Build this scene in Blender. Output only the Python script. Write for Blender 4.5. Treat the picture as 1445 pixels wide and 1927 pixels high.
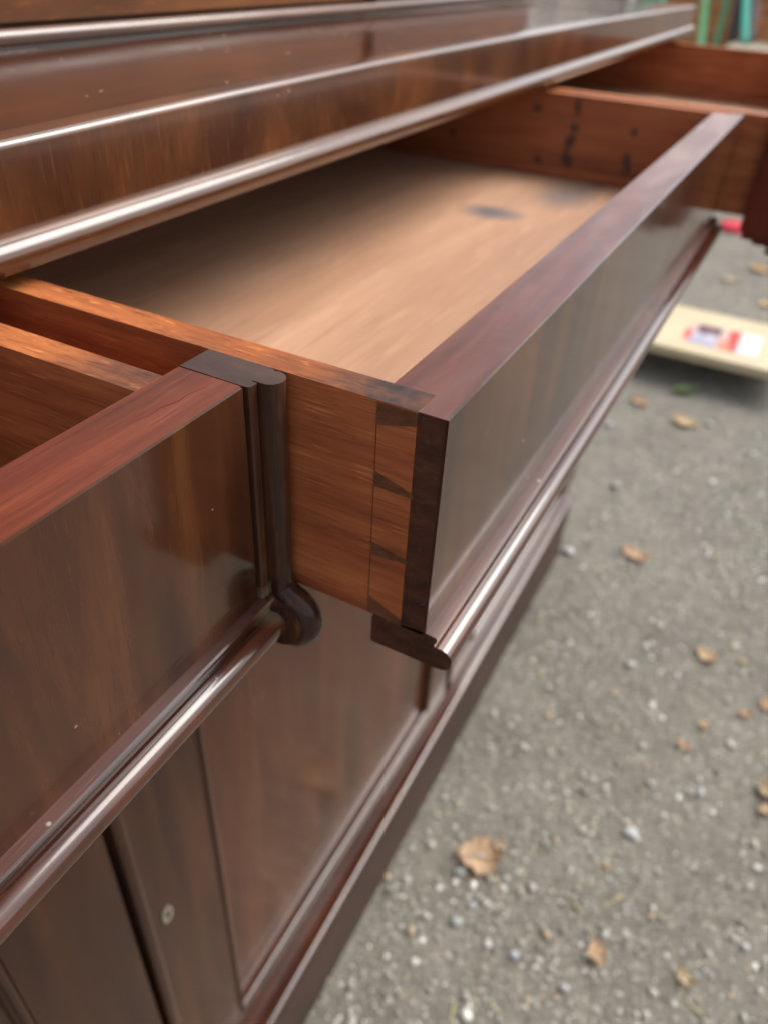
import bpy, bmesh, math, random
import numpy as np
from mathutils import Vector, Matrix
random.seed(7); rng = np.random.default_rng(7)
for o in list(bpy.data.objects): bpy.data.objects.remove(o)
SC = bpy.context.scene; COL = SC.collection

# ---------------------------------------------------------------- camera
cd = bpy.data.cameras.new('camera'); cam = bpy.data.objects.new('camera', cd); COL.objects.link(cam)
RR = Vector((0.47189885, -0.88044179, 0.04619237)); UU = Vector((0.5123072, 0.31647242, 0.79836492)); FF = Vector((0.71753245, 0.3530828, -0.60039964))
m = Matrix.Identity(4)
for i in range(3):
    m[i][0] = RR[i]; m[i][1] = UU[i]; m[i][2] = -FF[i]
m.translation = Vector((-0.18929617, -0.07310006, 0.11614648)); cam.matrix_world = m
cd.sensor_fit = 'VERTICAL'; cd.sensor_height = 7.6; cd.sensor_width = 5.7; cd.lens = 1444.77 / 1927 * 7.6
cd.clip_start = 0.01; cd.clip_end = 400
cd.dof.use_dof = True; cd.dof.focus_distance = 0.228; cd.dof.aperture_fstop = 1.95
SC.camera = cam
# ---------------------------------------------------------------- light
SUN_EL, SUN_AZ = math.radians(47), math.radians(126)      # azimuth measured from +Y clockwise
w = bpy.data.worlds.new('World'); SC.world = w; w.use_nodes = True
wn = w.node_tree; wn.nodes.clear()
out = wn.nodes.new('ShaderNodeOutputWorld'); bg = wn.nodes.new('ShaderNodeBackground')
sky = wn.nodes.new('ShaderNodeTexSky'); sky.sky_type = 'NISHITA'; sky.sun_disc = False
sky.sun_elevation = SUN_EL; sky.sun_rotation = SUN_AZ; sky.air_density = 1.0; sky.dust_density = 4.0; sky.ozone_density = 1.0
hs = wn.nodes.new('ShaderNodeHueSaturation'); hs.inputs['Saturation'].default_value = 0.35
wn.links.new(sky.outputs[0], hs.inputs['Color']); wn.links.new(hs.outputs[0], bg.inputs[0]); bg.inputs[1].default_value = 0.15
wn.links.new(bg.outputs[0], out.inputs[0])
sd = bpy.data.lights.new('sun', 'SUN'); sun = bpy.data.objects.new('sun', sd); COL.objects.link(sun)
sd.energy = 1.5; sd.angle = math.radians(42); sd.color = (1.0, 0.96, 0.9)
sdir = Vector((math.sin(SUN_AZ) * math.cos(SUN_EL), math.cos(SUN_AZ) * math.cos(SUN_EL), math.sin(SUN_EL)))
sun.rotation_euler = (-sdir).to_track_quat('-Z', 'Y').to_euler(); sun.location = (0, -3, 5)
SC.view_settings.view_transform = 'Standard'; SC.view_settings.look = 'None'
SC.view_settings.exposure = 0.9; SC.view_settings.gamma = 1.0; SC.view_settings.use_curve_mapping = False
SC.render.engine = 'CYCLES'

# ---------------------------------------------------------------- node helpers
class NT:
    def __init__(s, name):
        s.m = bpy.data.materials.new(name); s.m.use_nodes = True; s.t = s.m.node_tree
        s.b = s.t.nodes['Principled BSDF']
    def n(s, typ, **kw):
        x = s.t.nodes.new(typ)
        for k, v in kw.items():
            if k.startswith('i_'): x.inputs[k[2:].replace('_', ' ')].default_value = v
            else: setattr(x, k, v)
        return x
    def l(s, a, b): s.t.links.new(a, b)
    def math(s, op, a, b=None, clamp=False):
        x = s.n('ShaderNodeMath', operation=op, use_clamp=clamp)
        for i, v in enumerate((a, b)):
            if v is None: continue
            if isinstance(v, (int, float)): x.inputs[i].default_value = v
            else: s.l(v, x.inputs[i])
        return x.outputs[0]
    def ramp(s, fac, stops, interp='LINEAR'):
        x = s.n('ShaderNodeValToRGB'); x.color_ramp.interpolation = interp
        e = x.color_ramp.elements
        while len(e) < len(stops): e.new(0.5)
        for k, (p, c) in zip(e, stops):
            k.position = p; k.color = (c, c, c, 1) if isinstance(c, (int, float)) else (*c, 1)
        s.l(fac, x.inputs[0]); return x.outputs[0]
    def mix(s, fac, a, b, blend='MIX'):
        x = s.n('ShaderNodeMix', data_type='RGBA', blend_type=blend)
        for i, v in ((0, fac), (6, a), (7, b)):
            if isinstance(v, (int, float)): x.inputs[i].default_value = v
            elif isinstance(v, tuple): x.inputs[i].default_value = (*v, 1)
            else: s.l(v, x.inputs[i])
        return x.outputs[2]
    def noise(s, vec, scale, detail=4, rough=.55, dist=0.0):
        x = s.n('ShaderNodeTexNoise'); x.inputs['Scale'].default_value = scale; x.inputs['Detail'].default_value = detail
        x.inputs['Roughness'].default_value = rough; x.inputs['Distortion'].default_value = dist
        s.l(vec, x.inputs['Vector']); return x.outputs[0]
    def coords(s, scale=(1, 1, 1), rnd=True):
        tc = s.n('ShaderNodeTexCoord'); v = tc.outputs['Object']
        if rnd:
            oi = s.n('ShaderNodeObjectInfo')
            k = s.n('ShaderNodeVectorMath', operation='SCALE'); k.inputs[0].default_value = (3.1, 4.7, 2.3); s.l(oi.outputs['Random'], k.inputs['Scale'])
            a = s.n('ShaderNodeVectorMath', operation='ADD'); s.l(v, a.inputs[0]); s.l(k.outputs[0], a.inputs[1]); v = a.outputs[0]
        mp = s.n('ShaderNodeMapping'); mp.inputs['Scale'].default_value = scale; s.l(v, mp.inputs['Vector']); return mp.outputs[0]

def wood(name, axis, dark, mid, light, rough=.3, coat=0., fig=(5, 55), pore=(40, 1400), pore_amt=.35, bump=.15,
         blotch=(.5, 7), specks=0., edgewear=None, spots=None, scuff_sheen=0., dust=None, streak=None, spec=.5, wave=2.2, lite=1.7, spotcol=(.022, .022, .026)):
    """grain runs along axis 0/1/2; fig = (along, across) scale of the figure; pore likewise"""
    T = NT(name)
    def sc(a, c):
        v = [c, c, c]; v[axis] = a; return tuple(v)
    f1 = T.noise(T.coords(sc(*fig)), 1, 5, .6, .35)
    col = T.ramp(f1, [(.28, dark), (.5, mid), (.74, light)])
    f3 = T.noise(T.coords(), blotch[1], 3, .55)
    col = T.mix(T.math('MULTIPLY', T.ramp(f3, [(.35, 0.), (.7, 1.)]), blotch[0]), col, dark)
    if streak:
        f4 = T.noise(T.coords(sc(*streak[0])), 1, 3, .5, .5)
        col = T.mix(T.math('MULTIPLY', T.ramp(f4, [(.52, 0.), (.72, 1.)]), streak[1]), col, streak[2])
    pv = T.noise(T.coords(sc(*pore)), 1, 3, .6)
    col = T.mix(T.math('MULTIPLY', T.ramp(pv, [(.30, 1.), (.46, 0.)]), pore_amt), col, tuple(c * .35 for c in dark))
    pl = T.noise(T.coords(sc(pore[0] * 1.3, pore[1] * .8)), 1, 2, .5)
    col = T.mix(T.math('MULTIPLY', T.ramp(pl, [(.60, 0.), (.74, 1.)]), pore_amt * .8), col, tuple(min(1, c * lite) for c in light))
    rgh = T.math('ADD', T.math('MULTIPLY', T.noise(T.coords(), 22, 4), .16), rough - .08)
    if scuff_sheen:   # uneven greyish scuffs, with far-end glare painted into the colour along X
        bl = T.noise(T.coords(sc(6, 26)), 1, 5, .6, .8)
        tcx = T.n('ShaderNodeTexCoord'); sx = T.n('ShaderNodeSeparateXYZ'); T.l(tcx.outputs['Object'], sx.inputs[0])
        bm = T.math('MULTIPLY', T.ramp(bl, [(.46, 0.), (.64, 1.)]), T.math('MULTIPLY', T.ramp(sx.outputs['X'], [(.08, .18), (.42, 1.)]), scuff_sheen))
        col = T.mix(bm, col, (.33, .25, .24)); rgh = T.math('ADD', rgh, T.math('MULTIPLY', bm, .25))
    if specks:
        vo = T.n('ShaderNodeTexVoronoi', feature='F1'); T.l(T.coords((1, 1, 1)), vo.inputs['Vector']); vo.inputs['Scale'].default_value = 120
        keep = T.ramp(T.noise(T.coords(), 34, 3), [(.56, 0.), (.62, 1.)])
        sp = T.math('MULTIPLY', T.ramp(vo.outputs['Distance'], [(.05 * specks, 1.), (.11 * specks, 0.)]), keep)
        col = T.mix(T.math('MULTIPLY', sp, .7), col, (.62, .54, .48)); rgh = T.math('ADD', rgh, T.math('MULTIPLY', sp, .3))
    if spots:
        tc = T.n('ShaderNodeTexCoord'); base = tc.outputs['Object']
        wob = T.n('ShaderNodeTexNoise'); wob.inputs['Scale'].default_value = 90; wob.inputs['Detail'].default_value = 4; T.l(base, wob.inputs['Vector'])
        wsub = T.n('ShaderNodeVectorMath', operation='MULTIPLY_ADD'); T.l(wob.outputs['Color'], wsub.inputs[0]); wsub.inputs[1].default_value = (.012,) * 3
        add = T.n('ShaderNodeVectorMath', operation='ADD'); T.l(base, add.inputs[0]); add.inputs[1].default_value = (-.006,) * 3
        T.l(add.outputs[0], wsub.inputs[2])
        tot = None
        for (p, r, k, scl) in spots:
            d0 = T.n('ShaderNodeVectorMath', operation='SUBTRACT'); T.l(wsub.outputs[0], d0.inputs[0]); d0.inputs[1].default_value = p
            d1 = T.n('ShaderNodeVectorMath', operation='MULTIPLY'); T.l(d0.outputs[0], d1.inputs[0]); d1.inputs[1].default_value = scl
            d2 = T.n('ShaderNodeVectorMath', operation='LENGTH'); T.l(d1.outputs[0], d2.inputs[0])
            mr = T.n('ShaderNodeMapRange'); mr.inputs['From Min'].default_value = r; mr.inputs['From Max'].default_value = r * .35
            mr.inputs['To Max'].default_value = k; T.l(d2.outputs['Value'], mr.inputs['Value'])
            tot = mr.outputs[0] if tot is None else T.math('MAXIMUM', tot, mr.outputs[0])
        sm = T.math('MULTIPLY', tot, T.math('ADD', T.math('MULTIPLY', T.noise(base, 140, 3), .9), .45), True)
        col = T.mix(sm, col, spotcol)
    if dust:    # pale dust packed in a corner: list of (point, radius, strength)
        tc = T.n('ShaderNodeTexCoord'); base = tc.outputs['Object']; tot = None
        for (p, r, k) in dust:
            d0 = T.n('ShaderNodeVectorMath', operation='DISTANCE'); T.l(base, d0.inputs[0]); d0.inputs[1].default_value = p
            mr = T.n('ShaderNodeMapRange'); mr.inputs['From Min'].default_value = r; mr.inputs['From Max'].default_value = r * .1
            mr.inputs['To Max'].default_value = k; T.l(d0.outputs['Value'], mr.inputs['Value'])
            tot = mr.outputs[0] if tot is None else T.math('MAXIMUM', tot, mr.outputs[0])
        nz = T.ramp(T.noise(base, 1500, 4, .65), [(.22, 0.), (.78, 1.)])
        dm = T.math('MULTIPLY', T.math('MULTIPLY', tot, nz), 1., True)
        col = T.mix(dm, col, (.33, .25, .15)); rgh = T.math('ADD', rgh, T.math('MULTIPLY', dm, .6), True)
    T.l(col, T.b.inputs['Base Color']); T.l(rgh, T.b.inputs['Roughness'])
    T.b.inputs['Specular IOR Level'].default_value = spec; T.b.inputs['Coat Weight'].default_value = coat; T.b.inputs['Coat Roughness'].default_value = max(.04, rough * .35)
    if bump:
        bp = T.n('ShaderNodeBump'); bp.inputs['Strength'].default_value = bump; bp.inputs['Distance'].default_value = .0004
        hgt = T.math('ADD', T.math('ADD', T.math('MULTIPLY', pv, .6), T.noise(T.coords(), 130, 3)), T.math('MULTIPLY', T.noise(T.coords(), 34, 2), wave))
        T.l(hgt, bp.inputs['Height']); T.l(bp.outputs[0], T.b.inputs['Normal'])
    return T.m

def plain(name, col, rough=.6, var=.25, scale=12, metal=0.):
    T = NT(name); v = T.noise(T.coords(), scale, 5, .6)
    c = T.mix(T.ramp(v, [(.3, 0.), (.7, 1.)]), tuple(x * (1 - var) for x in col), tuple(min(1, x * (1 + var)) for x in col))
    T.l(c, T.b.inputs['Base Color']); T.b.inputs['Roughness'].default_value = rough; T.b.inputs['Metallic'].default_value = metal
    return T.m

D_, M_, L_ = (.024, .0085, .0048), (.060, .020, .0080), (.125, .044, .014)
VENEER = wood('mahogany_veneer', 2, D_, M_, L_, rough=.15, coat=.2, fig=(6, 48), pore=(45, 1700), pore_amt=.10, bump=.03, blotch=(.55, 5), specks=.8)
RAILV = wood('mahogany_rail_veneer', 2, (.040, .013, .006), (.095, .032, .011), (.19, .066, .019), rough=.22, coat=.5, fig=(14, 20), pore=(40, 1100), pore_amt=.28, bump=.05, blotch=(.55, 10), specks=.9)
LEDGE = wood('mahogany_ledge', 0, (.036, .0095, .004), (.072, .020, .007), (.115, .035, .010), rough=.15, coat=0., spec=.4, fig=(3, 40), pore=(20, 900), pore_amt=.2, bump=.03, blotch=(.4, 9), specks=1.7)
REDTOP = wood('mahogany_red_edge', 0, (.060, .012, .0065), (.130, .027, .012), (.20, .048, .020), rough=.34, coat=.05, spec=.4, fig=(5, 120), pore=(40, 1500), pore_amt=.35, bump=.2, blotch=(.6, 14), specks=.5)
SCUFFSHEEN = wood('mahogany_scuffed_sheen_edge', 0, (.055, .011, .008), (.100, .021, .012), (.15, .036, .018), rough=.34, coat=0., fig=(5, 120), pore=(40, 1500), pore_amt=.35, bump=.2, blotch=(.4, 14), specks=.4, scuff_sheen=.6, spec=.4)
DARKEND = wood('mahogany_end_grain', 1, (.030, .0095, .006), (.080, .025, .013), (.14, .048, .023), rough=.6, spec=.3, fig=(60, 140), pore=(500, 900), pore_amt=.4, bump=.3, blotch=(.5, 40), specks=.4)
RAW = wood('drawer_side_mahogany', 1, (.22, .056, .021), (.37, .104, .036), (.52, .172, .060), rough=.62, fig=(9, 110), pore=(42, 1450), pore_amt=.55, lite=1.5, bump=.25, blotch=(.45, 18), specks=.3, spec=.25)
RAWX = wood('drawer_side_edge', 1, (.22, .058, .018), (.38, .115, .034), (.50, .185, .062), rough=.62, fig=(14, 150), pore=(80, 1100), pore_amt=.7, bump=.5, blotch=(.4, 22), specks=.3, spec=.25,
             spots=[((.006, .008, 0), .060, .95, (1, 1, 1)), ((-.030, .090, 0), .045, .75, (1, 1, 1)), ((.004, .062, 0), .014, .4, (1, 1, 1))])
BOTTOM = wood('drawer_bottom_wood', 0, (.37, .195, .112), (.46, .255, .152), (.53, .31, .195), rough=.7, fig=(2.2, 22), pore=(14, 420), pore_amt=.30, bump=.2, blotch=(.45, 7), specks=.25,
              spots=[((.476, .166, -.075), .026, .95, (1, .75, 1)), ((.578, .128, -.075), .040, .75, (.55, 1.2, 1)), ((.627, .115, -.075), .014, .6, (.5, 1, 1))],
              streak=((1.4, 16), .12, (.34, .18, .10)), spotcol=(.085, .085, .092))
INNER = wood('drawer_inner_wall', 1, (.24, .066, .024), (.36, .108, .038), (.46, .150, .054), rough=.6, fig=(8, 90), pore=(45, 1400), pore_amt=.3, bump=.3, blotch=(.35, 12),
             spots=[((.6436, y, z), r, .95, (1, 1, zs)) for (y, z, r, zs) in
                    [(.1923, -.0156, .0060, 1), (.1512, -.0093, .0055, .5), (.1522, -.0284, .0060, .8), (.1535, -.042, .0070, .6), (.1535, -.058, .0065, .6),
                     (.1838, -.062, .0055, 1), (.0911, -.0244, .0055, 1), (.0935, -.0496, .0065, .7), (.0911, -.058, .0055, .6), (.282, -.0511, .0050, 1), (.1545, -.05, .004, .3)]])
MOULD = wood('mahogany_moulding', 0, (.022, .007, .005), (.052, .015, .008), (.11, .032, .013), rough=.17, coat=.6, fig=(7, 140), pore=(50, 1500), pore_amt=.35, bump=.13, wave=3., blotch=(.55, 30), specks=.6)
MOULDV = wood('mahogany_end_moulding', 2, (.018, .008, .006), (.045, .0165, .010), (.10, .036, .016), rough=.24, coat=0., spec=.3, fig=(7, 140), pore=(50, 1500), pore_amt=.3, bump=.08, blotch=(.5, 30), specks=.6)
BEADW = wood('mahogany_rail_bead', 0, (.040, .014, .007), (.085, .030, .012), (.15, .056, .020), rough=.13, coat=.25, fig=(5, 120), pore=(40, 1200), pore_amt=.3, bump=.18, blotch=(.5, 14), specks=.4)
DOORW = wood('mahogany_door', 2, (.024, .0085, .0045), (.052, .0170, .0075), (.095, .031, .011), rough=.20, coat=0., spec=.38, fig=(3, 34), pore=(30, 900), pore_amt=.2, bump=.05, blotch=(.5, 5), streak=((1.6, 22), .45, (.115, .042, .016)))
DOORP = wood('mahogany_door_panel', 2, (.040, .0125, .0062), (.076, .0225, .0092), (.118, .037, .0135), rough=.15, coat=0., spec=.42, fig=(3, 24), pore=(30, 900), pore_amt=.2, bump=.05, blotch=(.4, 5), streak=((1.6, 22), .4, (.14, .055, .020)))
PLINTHW = wood('plinth_board_wood', 0, (.022, .011, .008), (.040, .018, .012), (.065, .028, .017), rough=.55, fig=(4, 40), pore=(30, 900), bump=.1)
REDEND = wood('mahogany_red_end', 2, (.075, .011, .005), (.13, .018, .008), (.18, .032, .012), rough=.45, spec=.2, fig=(8, 60), bump=.1)
PINW = wood('dovetail_pin_wood', 1, (.085, .030, .014), (.155, .058, .027), (.22, .088, .042), rough=.65, spec=.25, fig=(80, 200), pore=(400, 900), pore_amt=.4, bump=.3)
WORNF = wood('rubbed_fillet', 0, (.045, .016, .012), (.085, .034, .026), (.14, .062, .048), rough=.42, spec=.4, fig=(7, 140), pore=(50, 1500), pore_amt=.35, bump=.2, blotch=(.5, 30), specks=1.2)
CARC = wood('carcass_wood', 0, (.03, .012, .007), (.05, .02, .01), (.075, .03, .014), rough=.6, fig=(4, 40), bump=.1)
UPPERV = wood('mahogany_upper_veneer', 0, (.05, .015, .004), (.13, .040, .008), (.28, .090, .014), rough=.3, coat=0., spec=.3, fig=(5, 26), pore=(40, 900), pore_amt=.25, bump=.03, blotch=(.6, 9))
DUSTJOINT = plain('dusty_joint', (.42, .36, .29), .9, .4, 160)
CAPTOP = wood('mahogany_cap', 1, (.022, .011, .010), (.042, .019, .016), (.075, .032, .025), rough=.38, coat=.1, fig=(30, 120), pore=(120, 1500), pore_amt=.3, bump=.3, blotch=(.4, 60), specks=.6)

# ---------------------------------------------------------------- object helpers
def tag(o, label=None, cat=None, group=None, kind=None):
    if label: o['label'] = label
    if cat: o['category'] = cat
    if group: o['group'] = group
    if kind: o['kind'] = kind
    return o
def empty(name, loc=(0, 0, 0)):
    o = bpy.data.objects.new(name, None); COL.objects.link(o); o.location = loc; o.empty_display_size = .05; return o
def worldloc(o):
    v = Vector((0, 0, 0))
    while o is not None: v = v + o.location; o = o.parent
    return v
def link(name, me, parent=None, mats=()):
    """mesh data is given in world coordinates; shift it into the parent's frame"""
    o = bpy.data.objects.new(name, me); COL.objects.link(o)
    if parent is not None:
        o.parent = parent; me.transform(Matrix.Translation(-worldloc(parent)))
    for mt in (mats if isinstance(mats, (tuple, list)) else (mats,)): me.materials.append(mt)
    return o
def finish(bm, name, mat, parent=None, smooth=False, picker=None, bevel=0, seg=2, bev_angle=35, sharp=27):
    if bevel:
        es = [e for e in bm.edges if len(e.link_faces) == 2 and e.calc_face_angle(0) > math.radians(bev_angle)]
        bmesh.ops.bevel(bm, geom=es, offset=bevel, segments=seg, affect='EDGES', profile=.5, clamp_overlap=True)
    bmesh.ops.recalc_face_normals(bm, faces=bm.faces[:])
    if picker:
        for f in bm.faces: f.material_index = picker(f)
    if smooth:
        for f in bm.faces: f.smooth = True
        for e in bm.edges:
            if len(e.link_faces) == 2 and e.calc_face_angle(0) > math.radians(sharp): e.smooth = False
    me = bpy.data.meshes.new(name); bm.to_mesh(me); bm.free()
    return link(name, me, parent, mat)
def add_box(bm, x0, x1, y0, y1, z0, z1):
    v = [bm.verts.new((x, y, z)) for z in (z0, z1) for y in (y0, y1) for x in (x0, x1)]
    for q in ((0, 2, 3, 1), (4, 5, 7, 6), (0, 1, 5, 4), (2, 6, 7, 3), (0, 4, 6, 2), (1, 3, 7, 5)): bm.faces.new([v[i] for i in q])
def box(name, b, mat, parent=None, bevel=.0006, seg=2, picker=None, smooth=True):
    bm = bmesh.new(); add_box(bm, *b); return finish(bm, name, mat, parent, smooth, picker, bevel, seg)
def add_prism(bm, poly, axis, a, b, nseg=1, warp=None):
    """poly in the two other axes (in order), extruded along axis from a to b"""
    rings = []
    for k in range(nseg + 1):
        t = a + (b - a) * k / nseg; ring = []
        for p in poly:
            c = list(p); c.insert(axis, t)
            if warp: c = warp(c)
            ring.append(bm.verts.new(c))
        rings.append(ring)
    n = len(poly)
    for k in range(nseg):
        for i in range(n): bm.faces.new([rings[k][i], rings[k][(i + 1) % n], rings[k + 1][(i + 1) % n], rings[k + 1][i]])
    bm.faces.new(rings[0][::-1]); bm.faces.new(rings[-1])
def prism(name, poly, axis, a, b, mat, parent=None, bevel=0, seg=2, smooth=True, picker=None, nseg=1, warp=None, bev_angle=35):
    bm = bmesh.new(); add_prism(bm, poly, axis, a, b, nseg, warp); return finish(bm, name, mat, parent, smooth, picker, bevel, seg, bev_angle)
def arc(cx, cy, r, a0, a1, n=10, ry=None):
    return [(cx + r * math.cos(math.radians(a0 + (a1 - a0) * i / n)), cy + (ry or r) * math.sin(math.radians(a0 + (a1 - a0) * i / n))) for i in range(n + 1)]

# ================================================================ GROUND
ZG = -1.06
def ground_mat():
    T = NT('worn_tarmac')
    big = T.noise(T.coords((1, 1, 1), False), 1.3, 5, .6); med = T.noise(T.coords((1, 1, 1), False), 9, 5, .65); fin = T.noise(T.coords((1, 1, 1), False), 160, 4, .7)
    c = T.ramp(med, [(.3, (.094, .086, .070)), (.55, (.144, .132, .107)), (.75, (.20, .183, .148))])
    c = T.mix(T.ramp(big, [(.35, 0.), (.7, .55)]), c, (.215, .197, .158))
    c = T.mix(T.ramp(fin, [(.35, .65), (.5, 0.)]), c, (.055, .052, .046))
    vo = T.n('ShaderNodeTexVoronoi'); T.l(T.coords((1, 1, 1), False), vo.inputs['Vector']); vo.inputs['Scale'].default_value = 210
    sel = T.ramp(vo.outputs['Color'], [(.45, 0.), (.7, .8)])
    st = T.math('MULTIPLY', T.ramp(vo.outputs['Distance'], [(.25, 1.), (.42, 0.)]), sel)
    c = T.mix(st, c, (.36, .34, .30)); pass
    v2 = T.n('ShaderNodeTexVoronoi'); T.l(T.coords((1, 1, 1), False), v2.inputs['Vector']); v2.inputs['Scale'].default_value = 62
    s2 = T.math('MULTIPLY', T.ramp(v2.outputs['Distance'], [(.16, 1.), (.34, 0.)]), T.ramp(v2.outputs['Color'], [(.55, 0.), (.62, .75)]))
    c = T.mix(s2, c, (.34, .315, .26))
    pt = T.noise(T.coords((1, 1, 1), False), 34, 4, .7)
    c = T.mix(T.ramp(pt, [(.34, .45), (.46, 0.)]), c, (.050, .046, .038)); c = T.mix(T.ramp(pt, [(.56, 0.), (.7, .5)]), c, (.30, .27, .21))
    T.l(c, T.b.inputs['Base Color']); T.b.inputs['Roughness'].default_value = .92
    bp = T.n('ShaderNodeBump'); bp.inputs['Strength'].default_value = .6; bp.inputs['Distance'].default_value = .004
    T.l(T.math('ADD', fin, T.math('MULTIPLY', st, 1.2)), bp.inputs['Height']); T.l(bp.outputs[0], T.b.inputs['Normal'])
    return T.m
bm = bmesh.new()
vs = [bm.verts.new((x, y, ZG)) for x, y in ((-90, -90), (90, -90), (90, 90), (-90, 90))]; bm.faces.new(vs)
g = finish(bm, 'ground', ground_mat()); tag(g, 'worn grey tarmac yard strewn with grit and dry leaves', kind='structure')

def at(u, v, z=ZG):
    d = FF + RR * ((u - 722.5) / 1444.77) - UU * ((v - 963.5) / 1444.77); o = Vector((-0.18929617, -0.07310006, 0.11614648))
    p = o + d * ((z - o.z) / d.z); return p.x, p.y
# gravel grit: nobody could count it
ICO = None
def ico_arrays():
    b = bmesh.new(); bmesh.ops.create_icosphere(b, subdivisions=1, radius=1); b.verts.ensure_lookup_table()
    V = np.array([v.co[:] for v in b.verts]); Fc = [[v.index for v in f.verts] for f in b.faces]; b.free(); return V, Fc
V0, F0 = ico_arrays()
N = 90000
px = rng.uniform(.1, 4.6, N) ** 1.0; py = rng.uniform(-2.4, .17, N)
near = rng.random(N) < .5
px[near] = rng.uniform(.1, 2.2, near.sum()); py[near] = rng.uniform(-1.2, .15, near.sum())
clump = np.sin(px * 5.1 + 1.3 * np.sin(py * 4)) + np.sin(py * 6.3 + px * 2.2)
keep = rng.random(N) < (.55 + .2 * clump)
px, py = px[keep], py[keep]; N = len(px)
rad = rng.lognormal(np.log(.0017), .55, N).clip(.0008, .0075)
VV = []; FFc = []; CC = []
pal = np.array([(.36, .34, .29), (.26, .245, .21), (.46, .43, .37), (.62, .60, .55), (.42, .33, .21), (.17, .16, .14), (.72, .72, .70)]); pp = [.27, .24, .18, .09, .09, .09, .04]
ch = rng.choice(len(pal), N, p=pp)
R3 = rng.uniform(.65, 1.25, (N, 3)); R3[:, 2] *= .7; ang = rng.uniform(0, 6.28, N)
ca, sa = np.cos(ang), np.sin(ang)
allv = V0[None] * R3[:, None] * rad[:, None, None] * rng.uniform(.82, 1.15, (N, len(V0), 1))
x = allv[..., 0] * ca[:, None] - allv[..., 1] * sa[:, None]; y = allv[..., 0] * sa[:, None] + allv[..., 1] * ca[:, None]
allv = np.stack([x + px[:, None], y + py[:, None], allv[..., 2] + ZG + rad[:, None] * .35], -1).reshape(-1, 3)
F0a = np.array(F0); allf = (F0a[None] + (np.arange(N) * len(V0))[:, None, None]).reshape(-1, 3)
me = bpy.data.meshes.new('gravel'); me.from_pydata(allv.tolist(), [], allf.tolist())
ca_ = me.color_attributes.new('stone', 'FLOAT_COLOR', 'POINT')
cols = np.concatenate([np.repeat(pal[ch] * rng.uniform(.75, 1.15, (N, 1)), len(V0), 0), np.ones((N * len(V0), 1))], 1).astype(np.float32)
ca_.data.foreach_set('color', cols.ravel())
T = NT('grit_stone'); a = T.n('ShaderNodeAttribute', attribute_name='stone'); T.l(a.outputs['Color'], T.b.inputs['Base Color']); T.b.inputs['Roughness'].default_value = .65
STONE = T.m
gr = link('gravel', me, None, T.m); tag(gr, 'fine pale grit scattered over the tarmac', kind='stuff')

def pebble(x, y, r, col, label, rough=.5):
    b = bmesh.new(); bmesh.ops.create_icosphere(b, subdivisions=2, radius=1)
    sx, sy = random.uniform(.75, 1.3), random.uniform(.7, 1.05); a = random.uniform(0, 3.1)
    for v in b.verts:
        c = v.co.copy(); n = 1 + .12 * math.sin(3.1 * c.x + 2 * c.y + a * 3) + .08 * math.sin(5 * c.y - 4 * c.z)
        c = Vector((c.x * sx * n, c.y * sy * n, c.z * .6 * n)) * r
        v.co = Vector((x + c.x * math.cos(a) - c.y * math.sin(a), y + c.x * math.sin(a) + c.y * math.cos(a), ZG + r * .42 + c.z))
    o = finish(b, 'pebble', plain('pebble_stone', tuple(c * .6 for c in col), .75, .2, 90), None, True)
    return tag(o, label, 'pebble', 'pale pebbles on the tarmac')
def dry_leaf(name, x, y, ln, wd, rot, col, label, curl=.25, cat='leaf', tip=1.0):
    b = bmesh.new(); nu, nv = 12, 6; grid = []
    ph = random.uniform(0, 6)
    for i in range(nu + 1):
        u = i / nu; row = []
        wloc = wd * .5 * (math.sin(math.pi * min(1, u ** .8)) ** .8 + .02) * (1 + .16 * math.sin(u * 23 + ph))
        for j in range(nv + 1):
            v = (j / nv * 2 - 1)
            lx = (u - .5) * ln; ly = v * wloc
            lz = .004 + curl * wd * (v * v) * .55 + curl * ln * .28 * (2 * u - 1) ** 2 + .0022 * math.sin(9 * u + ph) * v - .0012 * (1 - abs(v))
            row.append(b.verts.new((x + lx * math.cos(rot) - ly * math.sin(rot), y + lx * math.sin(rot) + ly * math.cos(rot), ZG + lz)))
        grid.append(row)
    for i in range(nu):
        for j in range(nv): b.faces.new([grid[i][j], grid[i + 1][j], grid[i + 1][j + 1], grid[i][j + 1]])
    bmesh.ops.solidify(b, geom=b.faces[:], thickness=.0006)
    col = col if col[1] > col[0] else tuple(.38 * p + .62 * q for p, q in zip(col, (.84, .66, .46))); T = NT('leaf_blade'); vn = T.noise(T.coords(), 70, 5, .65)
    c = T.ramp(vn, [(.3, tuple(q * .6 for q in col)), (.55, col), (.8, tuple(min(1, q * 1.25) for q in col))]); T.l(c, T.b.inputs['Base Color']); T.b.inputs['Roughness'].default_value = .7
    root = empty(name, (x, y, ZG)); o = finish(b, 'blade', T.m, root, True)
    # midrib and stalk
    b = bmesh.new(); pts = []
    for i in range(9):
        u = -.18 + 1.1 * i / 8; lx = (u - .5) * ln; lz = .0048 + curl * ln * .28 * (2 * u - 1) ** 2
        pts.append(Vector((x + lx * math.cos(rot), y + lx * math.sin(rot), ZG + lz)))
    tube_into(b, pts, [.0011 * (1 - .07 * i) for i in range(9)], 5)
    finish(b, 'stalk', plain('leaf_stalk', tuple(q * .7 for q in col), .7), root, True)
    return tag(root, label, cat)
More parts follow.
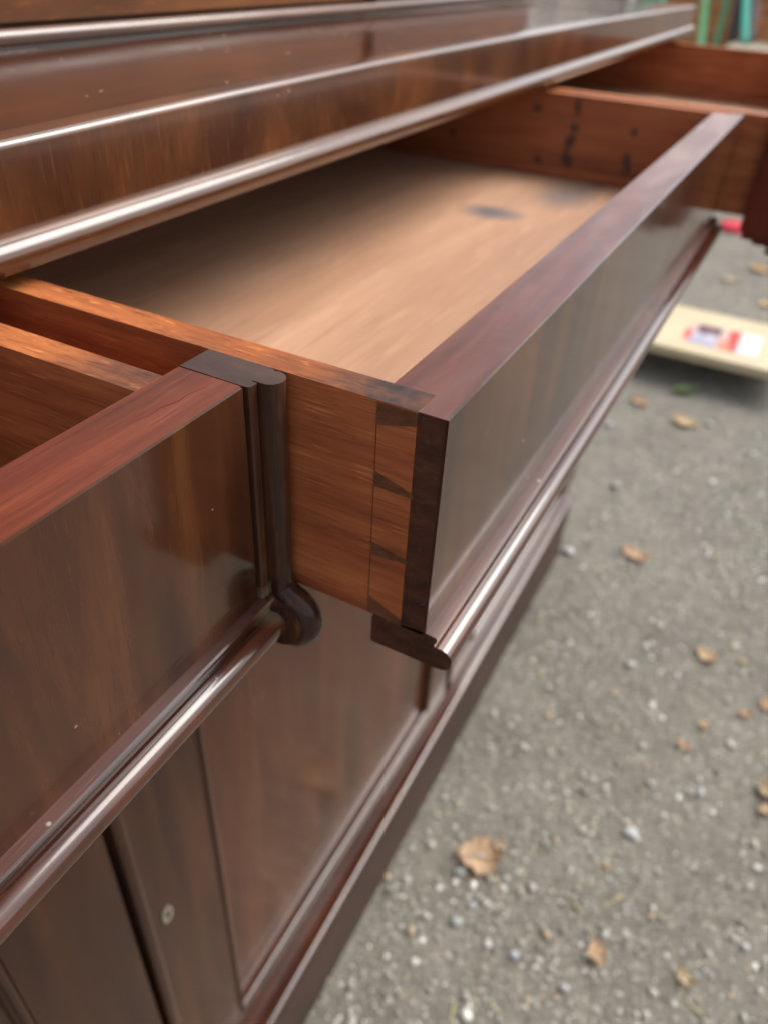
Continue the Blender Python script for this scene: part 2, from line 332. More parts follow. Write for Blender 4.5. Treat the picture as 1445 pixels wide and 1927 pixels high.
def tube_into(b, pts, rads, n=8, cap=True, ref=(0, 0, 1)):
    rings = []; ref = Vector(ref)
    for i, p in enumerate(pts):
        d = (pts[min(i + 1, len(pts) - 1)] - pts[max(i - 1, 0)]).normalized()
        s = d.cross(ref)
        if s.length < 1e-3: s = d.cross(Vector((1, 0, 0)))
        s.normalize(); t = s.cross(d)
        rings.append([b.verts.new(p + (s * math.cos(2 * math.pi * k / n) + t * math.sin(2 * math.pi * k / n)) * rads[i]) for k in range(n)])
    for i in range(len(pts) - 1):
        for k in range(n): b.faces.new([rings[i][k], rings[i][(k + 1) % n], rings[i + 1][(k + 1) % n], rings[i + 1][k]])
    if cap: b.faces.new(rings[0][::-1]); b.faces.new(rings[-1])

# ================================================================ SIDEBOARD (carcass)
SB = empty('sideboard', (.36, .40, ZG))
tag(SB, 'long dark polished mahogany sideboard with moulded rail, panelled doors and open drawers', 'sideboard')
XL, XR = -.78, 1.395
def railwarp(c):
    x = c[0]; k = np.interp(x, [-.8, 0., .12, .32, .8, 1.4], [-.001, -.001, .0008, .0022, .0005, -.0052])
    if c[2] > .04: c[2] += k
    return c
# rail fascia, veneered; its upper edge rounded over
rail_poly = [(.186, .0190), (.186, .0475)] + arc(.1888, .0487, .0028, 180, 95, 5) + [(.200, .0515), (.200, .0190)]
prism('rail', rail_poly, 0, XL, XR, RAILV, SB, nseg=40, warp=railwarp)
ledge_poly = [(.2002, .030), (.2002, .0516), (.60, .0516), (.60, .030)]
prism('ledge', ledge_poly, 0, XL, XR - .001, LEDGE, SB, nseg=40, warp=railwarp)
bead_poly = arc(.1845, .0128, .0068, 270, 90, 14) + [(.2, .0196), (.2, .006)]
prism('rail_bead', bead_poly, 0, XL, XR - .012, BEADW, SB)
# carcass: ends, back, dividers, dust boards
box('end_panel', (XL + .02, XL + .045, .2005, .60, ZG + .17, .0295), CARC, SB)
box('end_panel', (1.345, 1.370, .2005, .60, ZG + .17, .0295), CARC, SB)
box('back_board', (XL + .046, 1.344, .585, .60, ZG + .17, .0295), CARC, SB)
for xc in (-.0045, .6600): box('divider', (xc - .006, xc + .006, .2012, .584, -.118, .0290), CARC, SB)
box('dust_board', (XL + .047, 1.343, .2016, .583, -.134, -.119), CARC, SB)
box('front_rail', (XL + .047, 1.343, .1985, .2012, -.150, -.119), DOORW, SB)
# plinth
def pw(c):
    c[1] += .0105 * (c[0] - .15); return c
prism('plinth_board', [(.1674, ZG), (.1674, -.9022), (.33, -.9022), (.33, ZG)], 0, XL + .012, 1.290, PLINTHW, SB, nseg=8, warp=pw)
pl_poly = [(.1670, -.902), (.1665, -.900)] + arc(.1705, -.8945, .0062, 200, 95, 8) + [(.181, -.887), (.1835, -.880)] + [(.34, -.880), (.34, -.902)]
prism('plinth_moulding', pl_poly, 0, XL + .01, 1.292, MOULD, SB, nseg=8, warp=pw)
# doors
YD = .190
def door(x0, x1, z0, z1, sl, sr, rail_b, rail_t, bead_left=False, keyhole=None):
    t = .022
    d = prism('door', [(x0, YD + .012), (x1, YD + .012), (x1, YD + t), (x0, YD + t)], 2, z0, z1, DOORW, SB)
    if bead_left:
        poly = [(x0, YD + .012), (x0, YD + .001)] + arc(x0 + .0055, YD - .001, .0055, 180, 0, 10, -.005) + [(x0 + .011, YD + .012)]
        prism('astragal', poly, 2, z0, z1, DOORW, d); xs = x0 + .0112
    else: xs = x0
    box('stile', (xs, x0 + sl, YD, YD + .0119, z0, z1), DOORW, d)
    box('stile', (x1 - sr, x1, YD, YD + .0119, z0, z1), DOORW, d)
    box('cross_rail', (x0 + sl + .0002, x1 - sr - .0002, YD + .0002, YD + .0119, z0, z0 + rail_b), DOORW, d)
    box('cross_rail', (x0 + sl + .0002, x1 - sr - .0002, YD + .0002, YD + .0119, z1 - rail_t, z1), DOORW, d)
    px0, px1, pz0, pz1 = x0 + sl, x1 - sr, z0 + rail_b, z1 - rail_t
    box('panel', (px0 + .001, px1 - .001, YD + .0085, YD + .0118, pz0 + .001, pz1 - .001), DOORP, d, bevel=0)
    # bolection moulding round the panel: four mitred lengths of one profile (distance from frame edge, projection)
    prof = [(0, -.0119), (0, .0003), (.0022, .0003), (.0026, -.0008)] + [(.0058 - .0030 * math.cos(math.radians(a)), -.0008 + .0034 * math.sin(math.radians(a))) for a in (20, 45, 70, 95, 120, 145, 170)] + [(.0092, -.0022), (.0102, -.0030), (.0112, -.0086)]
    cs = [(px0, pz0, 1, 1), (px1, pz0, -1, 1), (px1, pz1, -1, -1), (px0, pz1, 1, -1)]
    for k in range(4):
        b = bmesh.new(); A, B = cs[k], cs[(k + 1) % 4]
        ra = [b.verts.new((A[0] + A[2] * p, YD - q, A[1] + A[3] * p)) for p, q in prof]
        rb = [b.verts.new((B[0] + B[2] * p, YD - q, B[1] + B[3] * p)) for p, q in prof]
        for i in range(len(prof) - 1): b.faces.new([ra[i], rb[i], rb[i + 1], ra[i + 1]])
        finish(b, 'panel_moulding', MOULD if k % 2 == 0 else DOORW, d, True)
    if keyhole:
        kx, kz = keyhole; b = bmesh.new()
        o2 = [(kx + .0075 * math.cos(a) * .72, kz + .0100 * math.sin(a)) for a in [2 * math.pi * i / 24 for i in range(24)]]
        add_prism(b, [(p[0], p[1]) for p in o2], 1, YD - .0012, YD + .001); ok = finish(b, 'escutcheon', plain('worn_brass', (.25, .21, .16), .5, .4, 200, .0), d, True)
        b = bmesh.new(); add_prism(b, [(kx + .0028 * math.cos(a), kz + .0012 + .0030 * math.sin(a)) for a in [2 * math.pi * i / 16 for i in range(16)]] , 1, YD - .0016, YD - .0002)
        b2 = [(kx - .0012, kz - .0055), (kx + .0012, kz - .0055), (kx + .0010, kz + .001), (kx - .0010, kz + .001)]
        add_prism(b, b2, 1, YD - .0015, YD - .0002); finish(b, 'keyhole', plain('keyhole_black', (.006, .005, .005), .8), d)
    return d
door(-.735, -.0300, -.876, -.152, .075, .0775, .033, .06)
door(-.0245, .6040, -.876, -.152, .0830, .0650, .033, .06, True, (.0015, -.506))
door(.6300, 1.285, -.876, -.152, .075, .0775, .033, .06)

# ================================================================ UPPER CASE (stands on the ledge)
UC = empty('bookcase_top', (.2, .5, .0516))
tag(UC, 'upper bookcase section of warm brown mahogany standing at the back of the ledge', 'bookcase')
UY = .352
prism('base_bead', arc(UY, .0597, .0044, 270, 90, 10) + [(UY + .012, .0641), (UY + .012, .0553)], 0, -.78, 1.06, BEADW, UC)
box('base_fillet', (-.78, 1.06, UY + .0015, UY + .012, .0521, .0552), MOULD, UC, bevel=.0003)
box('dust_line', (-.7, 1.05, UY - .0003, UY + .0014, .0519, .0529), DUSTJOINT, UC, bevel=0)
box('case', (-.78, 1.06, UY + .0121, .595, .0521, 1.02), CARC, UC)
def ucdoor(x0, x1):
    d = box('upper_door', (x0, x1, UY + .004, UY + .012, .0665, .90), UPPERV, UC, bevel=.0015)
    box('upper_panel', (x0 + .07, x1 - .07, UY + .0025, UY + .0039, .16, .83), DOORP, d)
    return d
ucdoor(-.775, -.012); ucdoor(-.008, .5805); ucdoor(.5965, 1.055)
prism('pilaster', arc(.5885, UY + .003, .0062, 180, 360, 10), 2, .0645, .90, MOULDV, UC)
box('cornice', (-.80, 1.08, UY - .03, .60, .905, 1.03), UPPERV, UC)

# ================================================================ DRAWERS
H = .091; TF = .0253; TS = .0125
def hmould(y):   # section of the bottom moulding, (y, z), face of the drawer front at y
    p = [(y + .0227, -.1066), (y + .0227, -.0940), (y + .0224, -.0926), (y + .0001, -.0908)]
    p += [(y - .0042, -.0914), (y - .0049, -.0921), (y - .0048, -.0936), (y - .0040, -.0948), (y - .0042, -.0962)]
    p += arc(y - .0063, -.1014, .0054, 95, 270, 14)
    p += [(y + .0215, -.1068)]
    return p
def sort_mat(axis, thr=.8):
    return lambda f: 1 if abs(f.normal[axis]) > thr else 0
def topend(f):   # 0 polished, 1 end grain, 2 rubbed upper face of the fillet
    c = f.calc_center_median()
    return 1 if abs(f.normal.x) > .8 else (2 if f.normal.z > .9 and -.0925 < c.z < -.0900 else 0)

def sides_and_bottom(root, xa, xb, yfront, yback, zb, hs, inner, pins_at=None, slips=True):
    for k, (u, v) in enumerate(((xa, xa + TS), (xb - TS, xb))):
        edge = lambda f: 1 if f.normal.z > .6 else 0
        mat_in = inner if k == 1 else RAW
        s = box('side', (u, v, yfront, yback, -hs, 0), (mat_in, RAWX), root, bevel=.0005, picker=edge)
        if pins_at and k == 0: pins_at(s, u)
    box('bottom', (xa + TS + .0002, xb - TS - .0002, yfront + .012, yback - .001, zb - .006, zb), BOTTOM, root, bevel=0)
    box('back', (xa + TS + .0003, xb - TS - .0003, yback - .012, yback - .0005, zb + .0003, -.002), RAW, root)
    if slips:
        for u, s in ((xa + TS + .0003, 1), (xb - TS - .0003, -1)):
            poly = [(u, zb + .0004), (u, zb + .0085)] + [(u + s * (.002 + .0055 * math.sin(a)), zb + .003 + .0055 * math.cos(a)) for a in (0, .4, .8, 1.2, 1.57)] + [(u + s * .0075, zb + .0004)]
            b = bmesh.new(); 
            r0 = [b.verts.new((p, yfront + .0155, q)) for p, q in poly]; r1 = [b.verts.new((p, yback - .013, q)) for p, q in poly]
            for i in range(len(poly)): b.faces.new([r0[i], r0[(i + 1) % len(poly)], r1[(i + 1) % len(poly)], r1[i]])
            b.faces.new(r0); b.faces.new(r1[::-1]); finish(b, 'slip', RAW, root, True)

# ---- middle drawer
D2 = empty('drawer', (0, 0, 0)); L2 = .6556
tag(D2, 'middle drawer pulled far out, with pale empty bottom and exposed dovetail corner', 'drawer', 'open drawers of the sideboard')
fp = [(0, .0012), (L2, .0012), (L2, .0103), (L2 - TS, .0103), (L2 - TS, TF), (TS, TF), (TS, .0103), (0, .0103)]
prism('front', fp, 2, -.0925, 0, (SCUFFSHEEN, DARKEND, SCUFFSHEEN), D2, bevel=.0005, picker=topend)
box('veneer', (0, L2, 0, .00115, -.0908, 0), VENEER, D2, bevel=.00055)
prism('moulding', hmould(0), 0, 0, L2 - .001, (MOULD, DARKEND, WORNF), D2, picker=topend, bevel=.0002, seg=1, bev_angle=60)
def d2pins(side, u):
    e = .00035
    for z1, z2, t1, t2, ytip in ((-.0265, -.0325, -.0312, -.0328, .0096), (-.0572, -.0628, -.0598, -.0614, .0096)):
        b = bmesh.new(); add_prism(b, [(.0245, z1), (.0245, z2), (ytip, t2), (ytip, t1)], 0, u - e, u + .0012); finish(b, 'dovetail_pin', PINW, side)
    for poly in ([(.0245, -.0006), (.0245, -.0088), (.0104, -.0052), (.0104, -.0006)], [(.0245, -.0832), (.0245, -.0915), (.0104, -.0918), (.0104, -.0895)]):
        b = bmesh.new(); add_prism(b, poly, 0, u - e, u + .0012); finish(b, 'dovetail_pin', PINW, side)
    b = bmesh.new(); add_box(b, u - .00012, u + .001, .02435, .02462, -.0832, -.0088); finish(b, 'scribe_line', DARKEND, side)
sides_and_bottom(D2, 0, L2, .0105, .43, -.0750, .0920, INNER, d2pins)

# ---- drawers with a moulded end strip (left and right ones)
def end_strip(root, xe, yf, sgn, dusty, mv):
    """xe: end of the drawer front; sgn=+1 strip at its right end, -1 at its left end"""
    X = lambda q: xe + sgn * q
    poly = [(-.0155, .0262), (-.0004, .0262), (-.0004, .0009), (-.0010, -.0012), (-.0020, -.0018)]
    poly += [(-.0062 + .0050 * math.cos(math.radians(a)), -.0032 + .0052 * math.sin(math.radians(a))) for a in (12, -10, -35, -60, -90, -115, -140, -165)]
    poly += [(-.0111, .0004), (-.0115, .0004), (-.0118, -.0018), (-.0126, -.0021), (-.0149, -.0018), (-.0156, -.0012), (-.0158, .0005)]
    poly = [(X(p), yf + q) for p, q in poly]
    if sgn < 0: poly = poly[::-1]
    e = prism('end_strip', poly, 2, -.1000, .0002, (dusty, CAPTOP), root, picker=lambda f: 1 if abs(f.normal.z) > .8 else 0, bevel=.0003, seg=1, bev_angle=50)
    # knuckle: the bead turns outward and wraps round the end of the bottom moulding as a thick rounded nose
    b = bmesh.new(); cy, cz, R, r = yf - .0072, -.1040, .0090, .0060
    path = [Vector((X(-.0062), yf - .0034, -.080)), Vector((X(-.0062), yf - .0035, -.0865)), Vector((X(-.0062), yf - .0042, -.0912))]
    path += [Vector((X(-.0062), cy + R * math.cos(math.radians(a)), cz + R * math.sin(math.radians(a)))) for a in range(112, 300, 9)]
    rd = [.0048, .0050, .0053] + [r] * (len(path) - 3)
    tube_into(b, path, rd, 24, True, (1, 0, 0))
    finish(b, 'knuckle', mv, e, True)
    b = bmesh.new(); add_prism(b, arc(cy, cz, R, 0, 345, 23), 0, *sorted((X(-.0112), X(-.0014)))); finish(b, 'knuckle_core', mv, e, True)
    ring = [(yf + .012, -.0905), (yf - .0005, -.0905), (yf - .0030, -.0912)] + arc(cy + .0006, cz + .0010, .0100, 88, 262, 14) + [(yf + .012, -.1130)]
    xa, xb = sorted((X(-.0150), X(-.0113)))
    prism('fillet_ring', ring, 0, xa, xb, mv, e, bevel=.0004, seg=2, bev_angle=50)
    return e
YF1 = .0637
DUSTV = wood('mahogany_dusty_end_moulding', 2, (.018, .008, .006), (.045, .0165, .010), (.10, .036, .016), rough=.24, coat=0., spec=.3, fig=(7, 140), pore=(50, 1500), pore_amt=.3, bump=.08, blotch=(.5, 30), specks=.6,
             dust=[((-.0165, YF1 - .001, -.091), .0065, .8), ((-.0113, YF1 - .001, -.0895), .0055, .9)])
MOULDD = wood('mahogany_dusty_moulding', 0, (.022, .007, .005), (.052, .015, .008), (.11, .032, .013), rough=.17, coat=.6, fig=(7, 140), pore=(50, 1500), pore_amt=.35, bump=.13, wave=3., blotch=(.55, 30), specks=.6,
              dust=[((-.0165, YF1 - .002, -.0915), .011, .85), ((-.0165, YF1 - .0045, -.0955), .008, .9)])
D1 = empty('drawer', (0, 0, 0))
tag(D1, 'left drawer with red top edge and round moulded end strip, opened less than the others', 'drawer', 'open drawers of the sideboard')
X1L = -.60
topf = lambda f: 1 if abs(f.normal.x) > .8 else 0
box('front', (X1L, -.0159, YF1 + .0012, YF1 + .0262, -.0925, 0), (REDTOP, DARKEND), D1, bevel=.0005, picker=topf)
box('veneer', (X1L, -.0168, YF1, YF1 + .00115, -.0908, 0), VENEER, D1, bevel=.00055)
prism('moulding', hmould(YF1), 0, X1L, -.0125, (MOULDD, DARKEND, WORNF), D1, picker=topend, bevel=.00025, seg=2, bev_angle=60)
end_strip(D1, 0, YF1, 1, DUSTV, MOULDV)
sides_and_bottom(D1, X1L, -.0238, YF1 + .0264, .48, -.0750, .0920, RAW)
bm = bmesh.new(); ca_, cb_ = at(236, 803, .0), at(398, 722, .0); n_ = Vector((cb_[1] - ca_[1], ca_[0] - cb_[0], 0)).normalized() * .00016; prev = None
for i in range(25):
    t = i / 24; p = Vector((ca_[0] + (cb_[0] - ca_[0]) * t, ca_[1] + (cb_[1] - ca_[1]) * t + .0004 * math.sin(t * 19), .00006)); wv = n_ * (math.sin(math.pi * t) * .8 + .25 * abs(math.sin(t * 31)))
    cur = (bm.verts.new(p - wv), bm.verts.new(p + wv))
    if prev: bm.faces.new([prev[0], cur[0], cur[1], prev[1]])
    prev = cur
finish(bm, 'hairline_crack', DARKEND, D1)
# ---- right drawer
D3 = empty('drawer', (0, 0, 0)); YF3 = -.0520; X3 = .6570; X3R = 1.300
tag(D3, 'far right drawer opened furthest of all, its red brown inside wall in view', 'drawer', 'open drawers of the sideboard')
box('front', (X3 + .0159, X3R, YF3 + .0012, YF3 + .0262, -.0925, 0), (REDTOP, DARKEND), D3, bevel=.0005, picker=topf)
box('veneer', (X3 + .0163, X3R, YF3, YF3 + .00115, -.0908, 0), VENEER, D3, bevel=.0004)
prism('moulding', hmould(YF3), 0, X3 + .0005, X3R, (MOULD, REDEND, WORNF), D3, picker=topend)
end_strip(D3, X3, YF3, -1, REDEND, REDEND)
sides_and_bottom(D3, X3 + .0085, X3R - .004, YF3 + .0264, .40, -.0720, .0880, RAW)

# ================================================================ THINGS ON THE YARD
# cream board resting on two bearers, with a printed sticker
CB = empty('cream_board', (2.6, -.2, ZG))
tag(CB, 'cream painted board with a red and purple printed sticker lying raised off the tarmac', 'board')
T = NT('cream_paint'); nz = T.noise(T.coords(), 6, 4); T.l(T.ramp(nz, [(.3, (.44, .355, .22)), (.7, (.51, .42, .27))]), T.b.inputs['Base Color']); T.b.inputs['Roughness'].default_value = .45
CREAM = T.m
BT = -.945
box('panel', (2.395, 2.80, -.225, .52, BT - .030, BT), CREAM, CB, bevel=.006, seg=3)
for yb in (-.13, .38): box('bearer', (2.60, 2.76, yb, yb + .07, ZG + .0005, BT - .0302), plain('bearer_wood', (.16, .11, .07), .8), CB)
def sticker_mat():
    T = NT('sticker_print'); tc = T.n('ShaderNodeTexCoord'); sp = T.n('ShaderNodeSeparateXYZ'); T.l(tc.outputs['Generated'], sp.inputs[0])
    u, v = sp.outputs['Y'], sp.outputs['X']      # u: 1 = end nearest the sideboard
    def band(val, a, b, s=.01):
        return T.math('MULTIPLY', T.ramp(val, [(a - s, 0.), (a + s, 1.)]), T.ramp(val, [(b - s, 1.), (b + s, 0.)]))
    n = T.noise(T.coords((1, 1, 1), False), 40, 4, .7)
    c = T.mix(n, (.46, .28, .21), (.55, .42, .36))
    def put(c, m1, m2, col, k=1.): return T.mix(T.math('MULTIPLY', T.math('MULTIPLY', m1, m2), k), c, col)
    c = put(c, band(u, .55, .93), band(v, -.1, .62), (.30, .29, .38))
    c = put(c, band(u, .54, .86), band(v, .52, .98), (.075, .022, .040))
    c = put(c, band(u, .50, .90), T.math('MULTIPLY', band(v, .2, .75), T.ramp(n, [(.5, 0.), (.58, .9)])), (.55, .55, .60))
    c = put(c, band(u, .90, 1.1), band(v, .15, .62), (.50, .08, .05))
    c = put(c, band(u, .29, .43), band(v, -.1, 1.1), (.55, .022, .022))
    c = put(c, band(u, .38, .52), band(v, -.1, .42), (.52, .17, .11))
    c = T.mix(band(u, -.1, .27), c, (.46, .54, .58))
    T.l(c, T.b.inputs['Base Color']); T.b.inputs['Roughness'].default_value = .3; return T.m
box('sticker', (2.475, 2.665, -.100, .150, BT + .0004, BT + .0010), sticker_mat(), CB, bevel=0)
# red lid lying further off
RL = empty('red_lid', (4.42, .21, ZG))
tag(RL, 'small bright red plastic lid lying on the tarmac beyond the drawers', 'lid')
bm = bmesh.new(); bmesh.ops.create_cone(bm, cap_ends=True, segments=40, radius1=.085, radius2=.075, depth=.03, matrix=Matrix.Translation((4.42, .21, ZG + .016)))
REDP = plain('red_plastic', (.55, .02, .045), .4, .1)
finish(bm, 'lid_body', REDP, RL, True, bevel=.003)
bm = bmesh.new()
pts = [Vector((4.42 + .083 * math.cos(a), .21 + .083 * math.sin(a), ZG + .006)) for a in [2 * math.pi * i / 40 for i in range(41)]]
tube_into(bm, pts, [.005] * 41, 8); finish(bm, 'rim', REDP, RL, True)

# leaves and pebbles, each where it lies
LV = [
 ('dry_leaf', 899, 1616, .068, .062, 2.0, (.52, .27, .12), 'large diamond shaped tan dry leaf lying nearest the sideboard plinth', .22),
 ('dry_leaf', 1121, 1794, .034, .026, .4, (.55, .33, .17), 'small buff dry leaf lying at the bottom of the yard view', .3),
 ('dry_leaf', 1192, 1046, .070, .042, 1.35, (.56, .33, .18), 'peach dry leaf with a pointed tip midway across the tarmac', .25),
 ('dry_leaf', 1326, 1236, .048, .034, 1.0, (.60, .40, .20), 'straw coloured dry leaf right of the peach pointed one', .25),
 ('dry_leaf', 1285, 797, .085, .062, 1.2, (.58, .43, .22), 'broad pale yellow dry leaf below the green leaf', .25),
 ('dry_leaf', 1202, 759, .060, .045, .9, (.52, .27, .13), 'rusty tan dry leaf close to the middle drawer moulding', .3),
 ('green_leaf', 1286, 740, .082, .050, 2.3, (.30, .38, .19), 'curled green leaf lying by the shadow of the cream board', .5),
 ('dry_leaf', 1427, 509, .105, .085, .6, (.62, .40, .18), 'golden dry leaf lying beyond the cream board', .25),
 ('dry_leaf', 1371, 529, .075, .055, 1.8, (.55, .45, .27), 'faded beige dry leaf lying just beyond the cream board', .15),
 ('dry_leaf', 1441, 575, .080, .055, .2, (.62, .48, .14), 'yellow dry leaf at the far edge of the cream board', .2),
 ('dry_leaf', 1441, 1493, .040, .030, .9, (.58, .50, .30), 'curled cream dry leaf at the right edge above its own shadow', .6),
 ('dry_leaf', 1441, 1528, .034, .022, 2.2, (.46, .28, .12), 'brown dry leaf tucked below the curled cream one', .3),
 ('dry_leaf', 1441, 1331, .030, .024, .7, (.62, .27, .08), 'orange scrap of dry leaf at the right edge of view', .3),
 ('dry_leaf', 1399, 1346, .022, .018, 2.0, (.58, .29, .11), 'tiny orange brown leaf scrap beside a pale scrap', .3),
 ('dry_leaf', 1322, 1364, .026, .018, .3, (.50, .40, .22), 'tiny straw coloured leaf scrap left of the orange scraps', .2),
 ('dry_leaf', 1284, 1404, .028, .020, 1.1, (.50, .25, .16), 'faded pink brown leaf scrap in the middle of the tarmac', .15),
 ('dry_leaf', 1285, 1842, .030, .018, 1.0, (.46, .36, .22), 'grey buff leaf scrap in the lower right of the yard', .3),
 ('dry_leaf', 1139, 1630, .012, .010, .5, (.50, .44, .05), 'tiny bright yellow leaf fragment alone on the grit', .1),
 ('dry_leaf', 940, 1594, .016, .013, 2.6, (.48, .30, .14), 'tiny leaf crumb just right of the large diamond leaf', .2),
]
for (nm, u, v, ln, wd, rot, col, lab, cu) in LV:
    x, y = at(u, v); dry_leaf(nm, x, y, ln, wd, rot, col, lab, cu, 'leaf')
PB = [(1185, 1570, .0105, (.66, .68, .68), 'bluish white oval pebble, brightest on the tarmac'),
 (1315, 1493, .0095, (.50, .51, .48), 'pale grey pebble right of the bluish white one'),
 (1221, 1476, .0080, (.52, .52, .47), 'greyish cream pebble just above the bluish white oval'),
 (1000, 1671, .0075, (.60, .58, .52), 'small white pebble right of the diamond leaf'),
 (966, 1799, .0070, (.52, .54, .62), 'tiny lilac grey pebble left of the small buff leaf'),
 (1400, 1784, .0075, (.66, .66, .63), 'round white pebble in the lower right of the yard'),
 (858, 1736, .0085, (.50, .52, .50), 'chalky grey pebble below the diamond leaf'),
 (1060, 1861, .0075, (.60, .60, .58), 'small chalk pebble below the small buff leaf'),
 (1185, 1253, .0100, (.56, .55, .51), 'cream pebble left of the straw coloured leaf'),
 (1069, 1041, .0140, (.60, .61, .60), 'white pebble beside the end of the plinth'),
 (887, 1707, .0070, (.50, .51, .51), 'grey pebble just below the large diamond leaf stalk'),
 (863, 1643, .0095, (.36, .37, .34), 'flat grey pebble touching the left of the diamond leaf'),
 (1394, 1248, .0100, (.52, .42, .26), 'ochre pebble right of the straw coloured leaf'),
 (1145, 802, .0130, (.55, .55, .52), 'pale pebble left of the broad yellow leaf'),
 (1332, 800, .0120, (.50, .50, .48), 'pale pebble right of the broad yellow leaf'),
 (1158, 918, .0140, (.50, .50, .47), 'light grey pebble above the peach leaf')]
for (u, v, r, c, lab) in PB:
    x, y = at(u, v); pebble(x, y, r, c, lab)
for (u, v, ln, rot, lab) in ((1151, 1698, .030, 2.5, 'straw coloured twig near the tiny yellow fragment'), (1084, 1707, .024, .9, 'thin bent straw left of the short twig'), (1303, 1897, .034, 1.2, 'short straw in the bottom right of the yard'), (850, 1905, .030, .2, 'yellow straw near the foot of the plinth')):
    x, y = at(u, v); bm = bmesh.new()
    pts = [Vector((x + (i / 6 - .5) * ln * math.cos(rot) + .0015 * math.sin(i * 1.7), y + (i / 6 - .5) * ln * math.sin(rot), ZG + .003 + .001 * math.sin(i))) for i in range(7)]
    tube_into(bm, pts, [.0011, .0013, .0014, .0013, .0012, .0011, .0008], 6)
    tag(finish(bm, 'twig', plain('straw', (.50, .42, .22), .7), None, True), lab, 'twig', 'bits of straw on the tarmac')

# ================================================================ BACKGROUND: brick wall, fence, stakes
BW = empty('brick_wall', (6.7, 0, ZG)); tag(BW, 'orange red brick wall with pale mortar beyond the yard', 'wall')
box('mortar', (6.612, 6.80, -.425, 1.475, ZG, .70), plain('mortar', (.62, .49, .36), .9, .2, 40), BW, bevel=0)
bmats = [plain('brick_clay', c, .85, .3, 18) for c in ((.64, .24, .08), (.68, .28, .10), (.55, .19, .07), (.70, .34, .15))]
def brick_mesh(l, mt):
    b = bmesh.new(); add_box(b, 6.600, 6.6125, -l / 2, l / 2, -.0325, .0325)
    bmesh.ops.bevel(b, geom=b.edges[:], offset=.004, segments=1, affect='EDGES')
    bmesh.ops.recalc_face_normals(b, faces=b.faces[:])
    me = bpy.data.meshes.new('brick'); b.to_mesh(me); b.free(); me.transform(Matrix.Translation((-6.7, 0, 0))); me.materials.append(mt); return me
full = [brick_mesh(.215, q) for q in bmats]; half = [brick_mesh(.1025, q) for q in bmats]
nb = 0
for c in range(23):
    z = ZG + .045 + c * .075; yy = -1.60 if c % 2 == 0 else -1.60
    y0 = -.415
    if c % 2: seq = [.1025] + [.215] * 8
    else: seq = [.215] * 8 + [.1025]
    for l in seq:
        if nb >= 300 or y0 + l > 1.473: break
        o = bpy.data.objects.new('brick', random.choice(full if l > .2 else half)); COL.objects.link(o); o.parent = BW
        o.location = (random.uniform(-.003, .003), y0 + l / 2, z - ZG); y0 += l + .010; nb += 1
RW = empty('reflector_wall', (9.6, -3.4, ZG)); tag(RW, 'unseen pale stand-in wall right of the brick wall, added to be mirrored in the far end of the rail', 'wall')  # added out of view as something pale for the rail's far end to reflect
box('reflector_face', (9.5, 9.7, -6.5, -.46, ZG, 1.15), plain('reflector_pale', (.72, .68, .58), .9, .06, 3), RW, bevel=.01)
box('coping', (9.46, 9.74, -6.52, -.44, 1.1505, 1.22), plain('reflector_coping', (.5, .47, .42), .9, .1, 5), RW, bevel=.01)
FN = empty('board_fence', (6.5, 2.1, ZG)); tag(FN, 'weathered grey brown fence of upright boards left of the brick wall', 'fence')
fm = [wood('fence_board_wood', 2, tuple(q * .7 for q in c), c, tuple(q * 1.25 for q in c), rough=.85, fig=(2, 30), pore=(6, 260), pore_amt=.3, bump=.3) for c in ((.46, .40, .28), (.30, .27, .21), (.54, .46, .31), (.19, .16, .13))]
ord_ = [3, 1, 0, 2, 1, 0, 2, 0, 1, 2, 0, 1]
for i in range(12):
    y0 = 1.478 + i * .128
    box('board', (6.40 + random.uniform(-.006, .006), 6.425, y0, y0 + .120, ZG + .02, .62 + random.uniform(-.02, .02)), fm[ord_[i]], FN, bevel=.003)
for z in (-.75, .3): box('fence_rail', (6.432, 6.49, 1.478, 3.01, z, z + .07), fm[1], FN)
SL = empty('stone_block', (6.1, .05, ZG)); tag(SL, 'pale beige stone block standing in front of the brick wall', 'block')
box('block_body', (5.86, 6.48, -.38, .66, ZG, -.395), plain('beige_stone', (.48, .40, .29), .9, .2, 8), SL, bevel=.01)
box('coping', (5.84, 6.49, -.40, .68, -.3948, -.350), plain('beige_coping', (.56, .48, .36), .9, .2, 8), SL, bevel=.008)
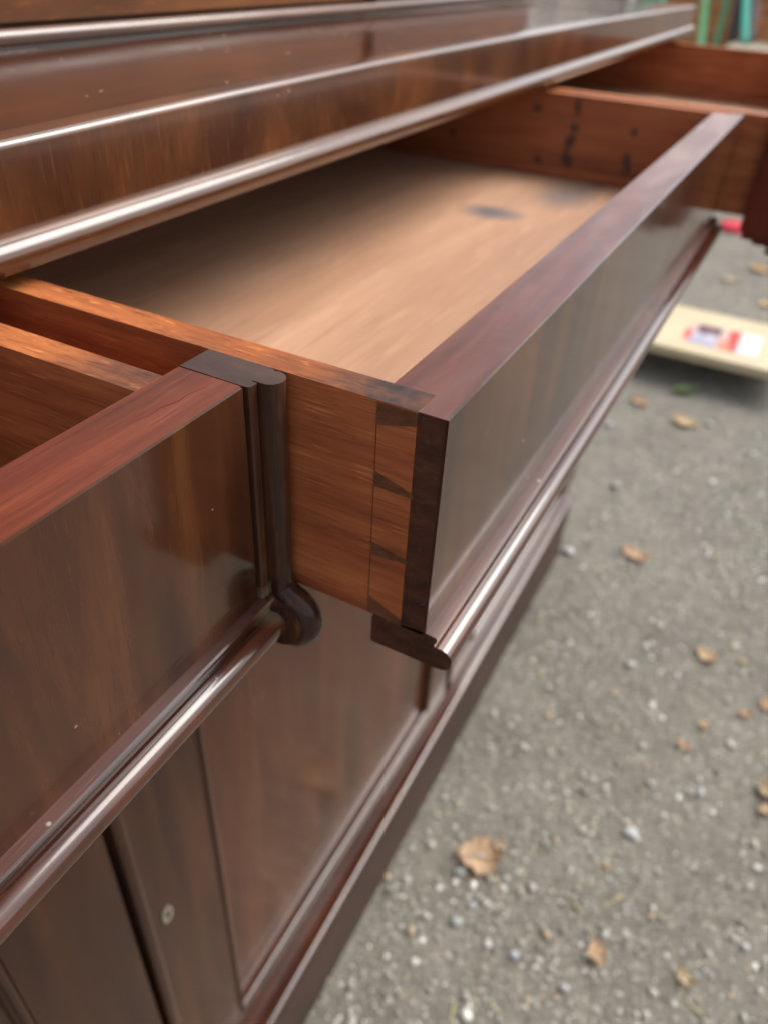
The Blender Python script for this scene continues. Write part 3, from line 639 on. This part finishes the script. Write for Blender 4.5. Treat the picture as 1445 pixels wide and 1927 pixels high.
def bgpt(u, v, X):
    d = FF + RR * ((u - 722.5) / 1444.77) - UU * ((v - 963.5) / 1444.77); o = Vector((-0.18929617, -0.07310006, 0.11614648)); return o + d * ((X - o.x) / d.x)
def stake(name, u0, v0, X0, u1, v1, X1, r, col, label, group=None, zfoot=None, flat=False):
    A, B = bgpt(u0, v0, X0), bgpt(u1, v1, X1); d = (A - B).normalized()
    foot = B if zfoot is None else B + d * ((zfoot - B.z) / d.z)
    top = foot + d * ((.95 - foot.z) / d.z * (1 if zfoot is None else .95))
    root = empty(name, foot); b = bmesh.new()
    pts = [foot.lerp(top, i / 6) for i in range(7)]; tube_into(b, pts, [r] * 7, 4 if flat else 14); finish(b, 'shaft', plain('stake_paint', col, .45, .12, 5), root, not flat)
    b = bmesh.new(); tube_into(b, [foot + d * .0005, foot + d * .03], [r * 1.15, r * 1.15], 4 if flat else 14); finish(b, 'end_cap', plain('stake_cap', tuple(q * .5 for q in col), .5), root, not flat)
    tag(root, label, 'stake' if 'stake' in name else 'post', group)
G = 'green stakes leaning on the brick wall'
stake('garden_stake', 1327, 0, 6.45, 1319, 78, 6.30, .028, (.30, .66, .30), 'pale green stake, leftmost of those seen clear of the sideboard', G, ZG + .01)
stake('garden_stake', 1368, 0, 6.45, 1348, 80, 6.30, .021, (.13, .34, .16), 'dark green stake leaning right, beside the black post', G, ZG + .01)
stake('garden_stake', 1403, 0, 6.30, 1400, 84, 6.12, .026, (.13, .62, .46), 'turquoise green stake standing on the beige stone block', G)
stake('garden_stake', 1222, 0, 6.35, 1218, 78, 6.25, .034, (.09, .38, .19), 'deep green stake half hidden behind the sideboard rail', G, ZG + .01)
stake('garden_stake', 1245, 0, 6.35, 1243, 78, 6.25, .024, (.14, .56, .34), 'bright green stake just above the sideboard rail', G, ZG + .01)
stake('dark_post', 1392, 0, 6.40, 1376, 82, 6.28, .034, (.035, .028, .030), 'black wooden post leaning behind the turquoise stake', None, ZG + .01, True)
stake('grey_post', 1420, 0, 6.52, 1410, 78, 6.35, .034, (.38, .32, .32), 'grey post leaning right of the turquoise stake', None, -.3505, True)
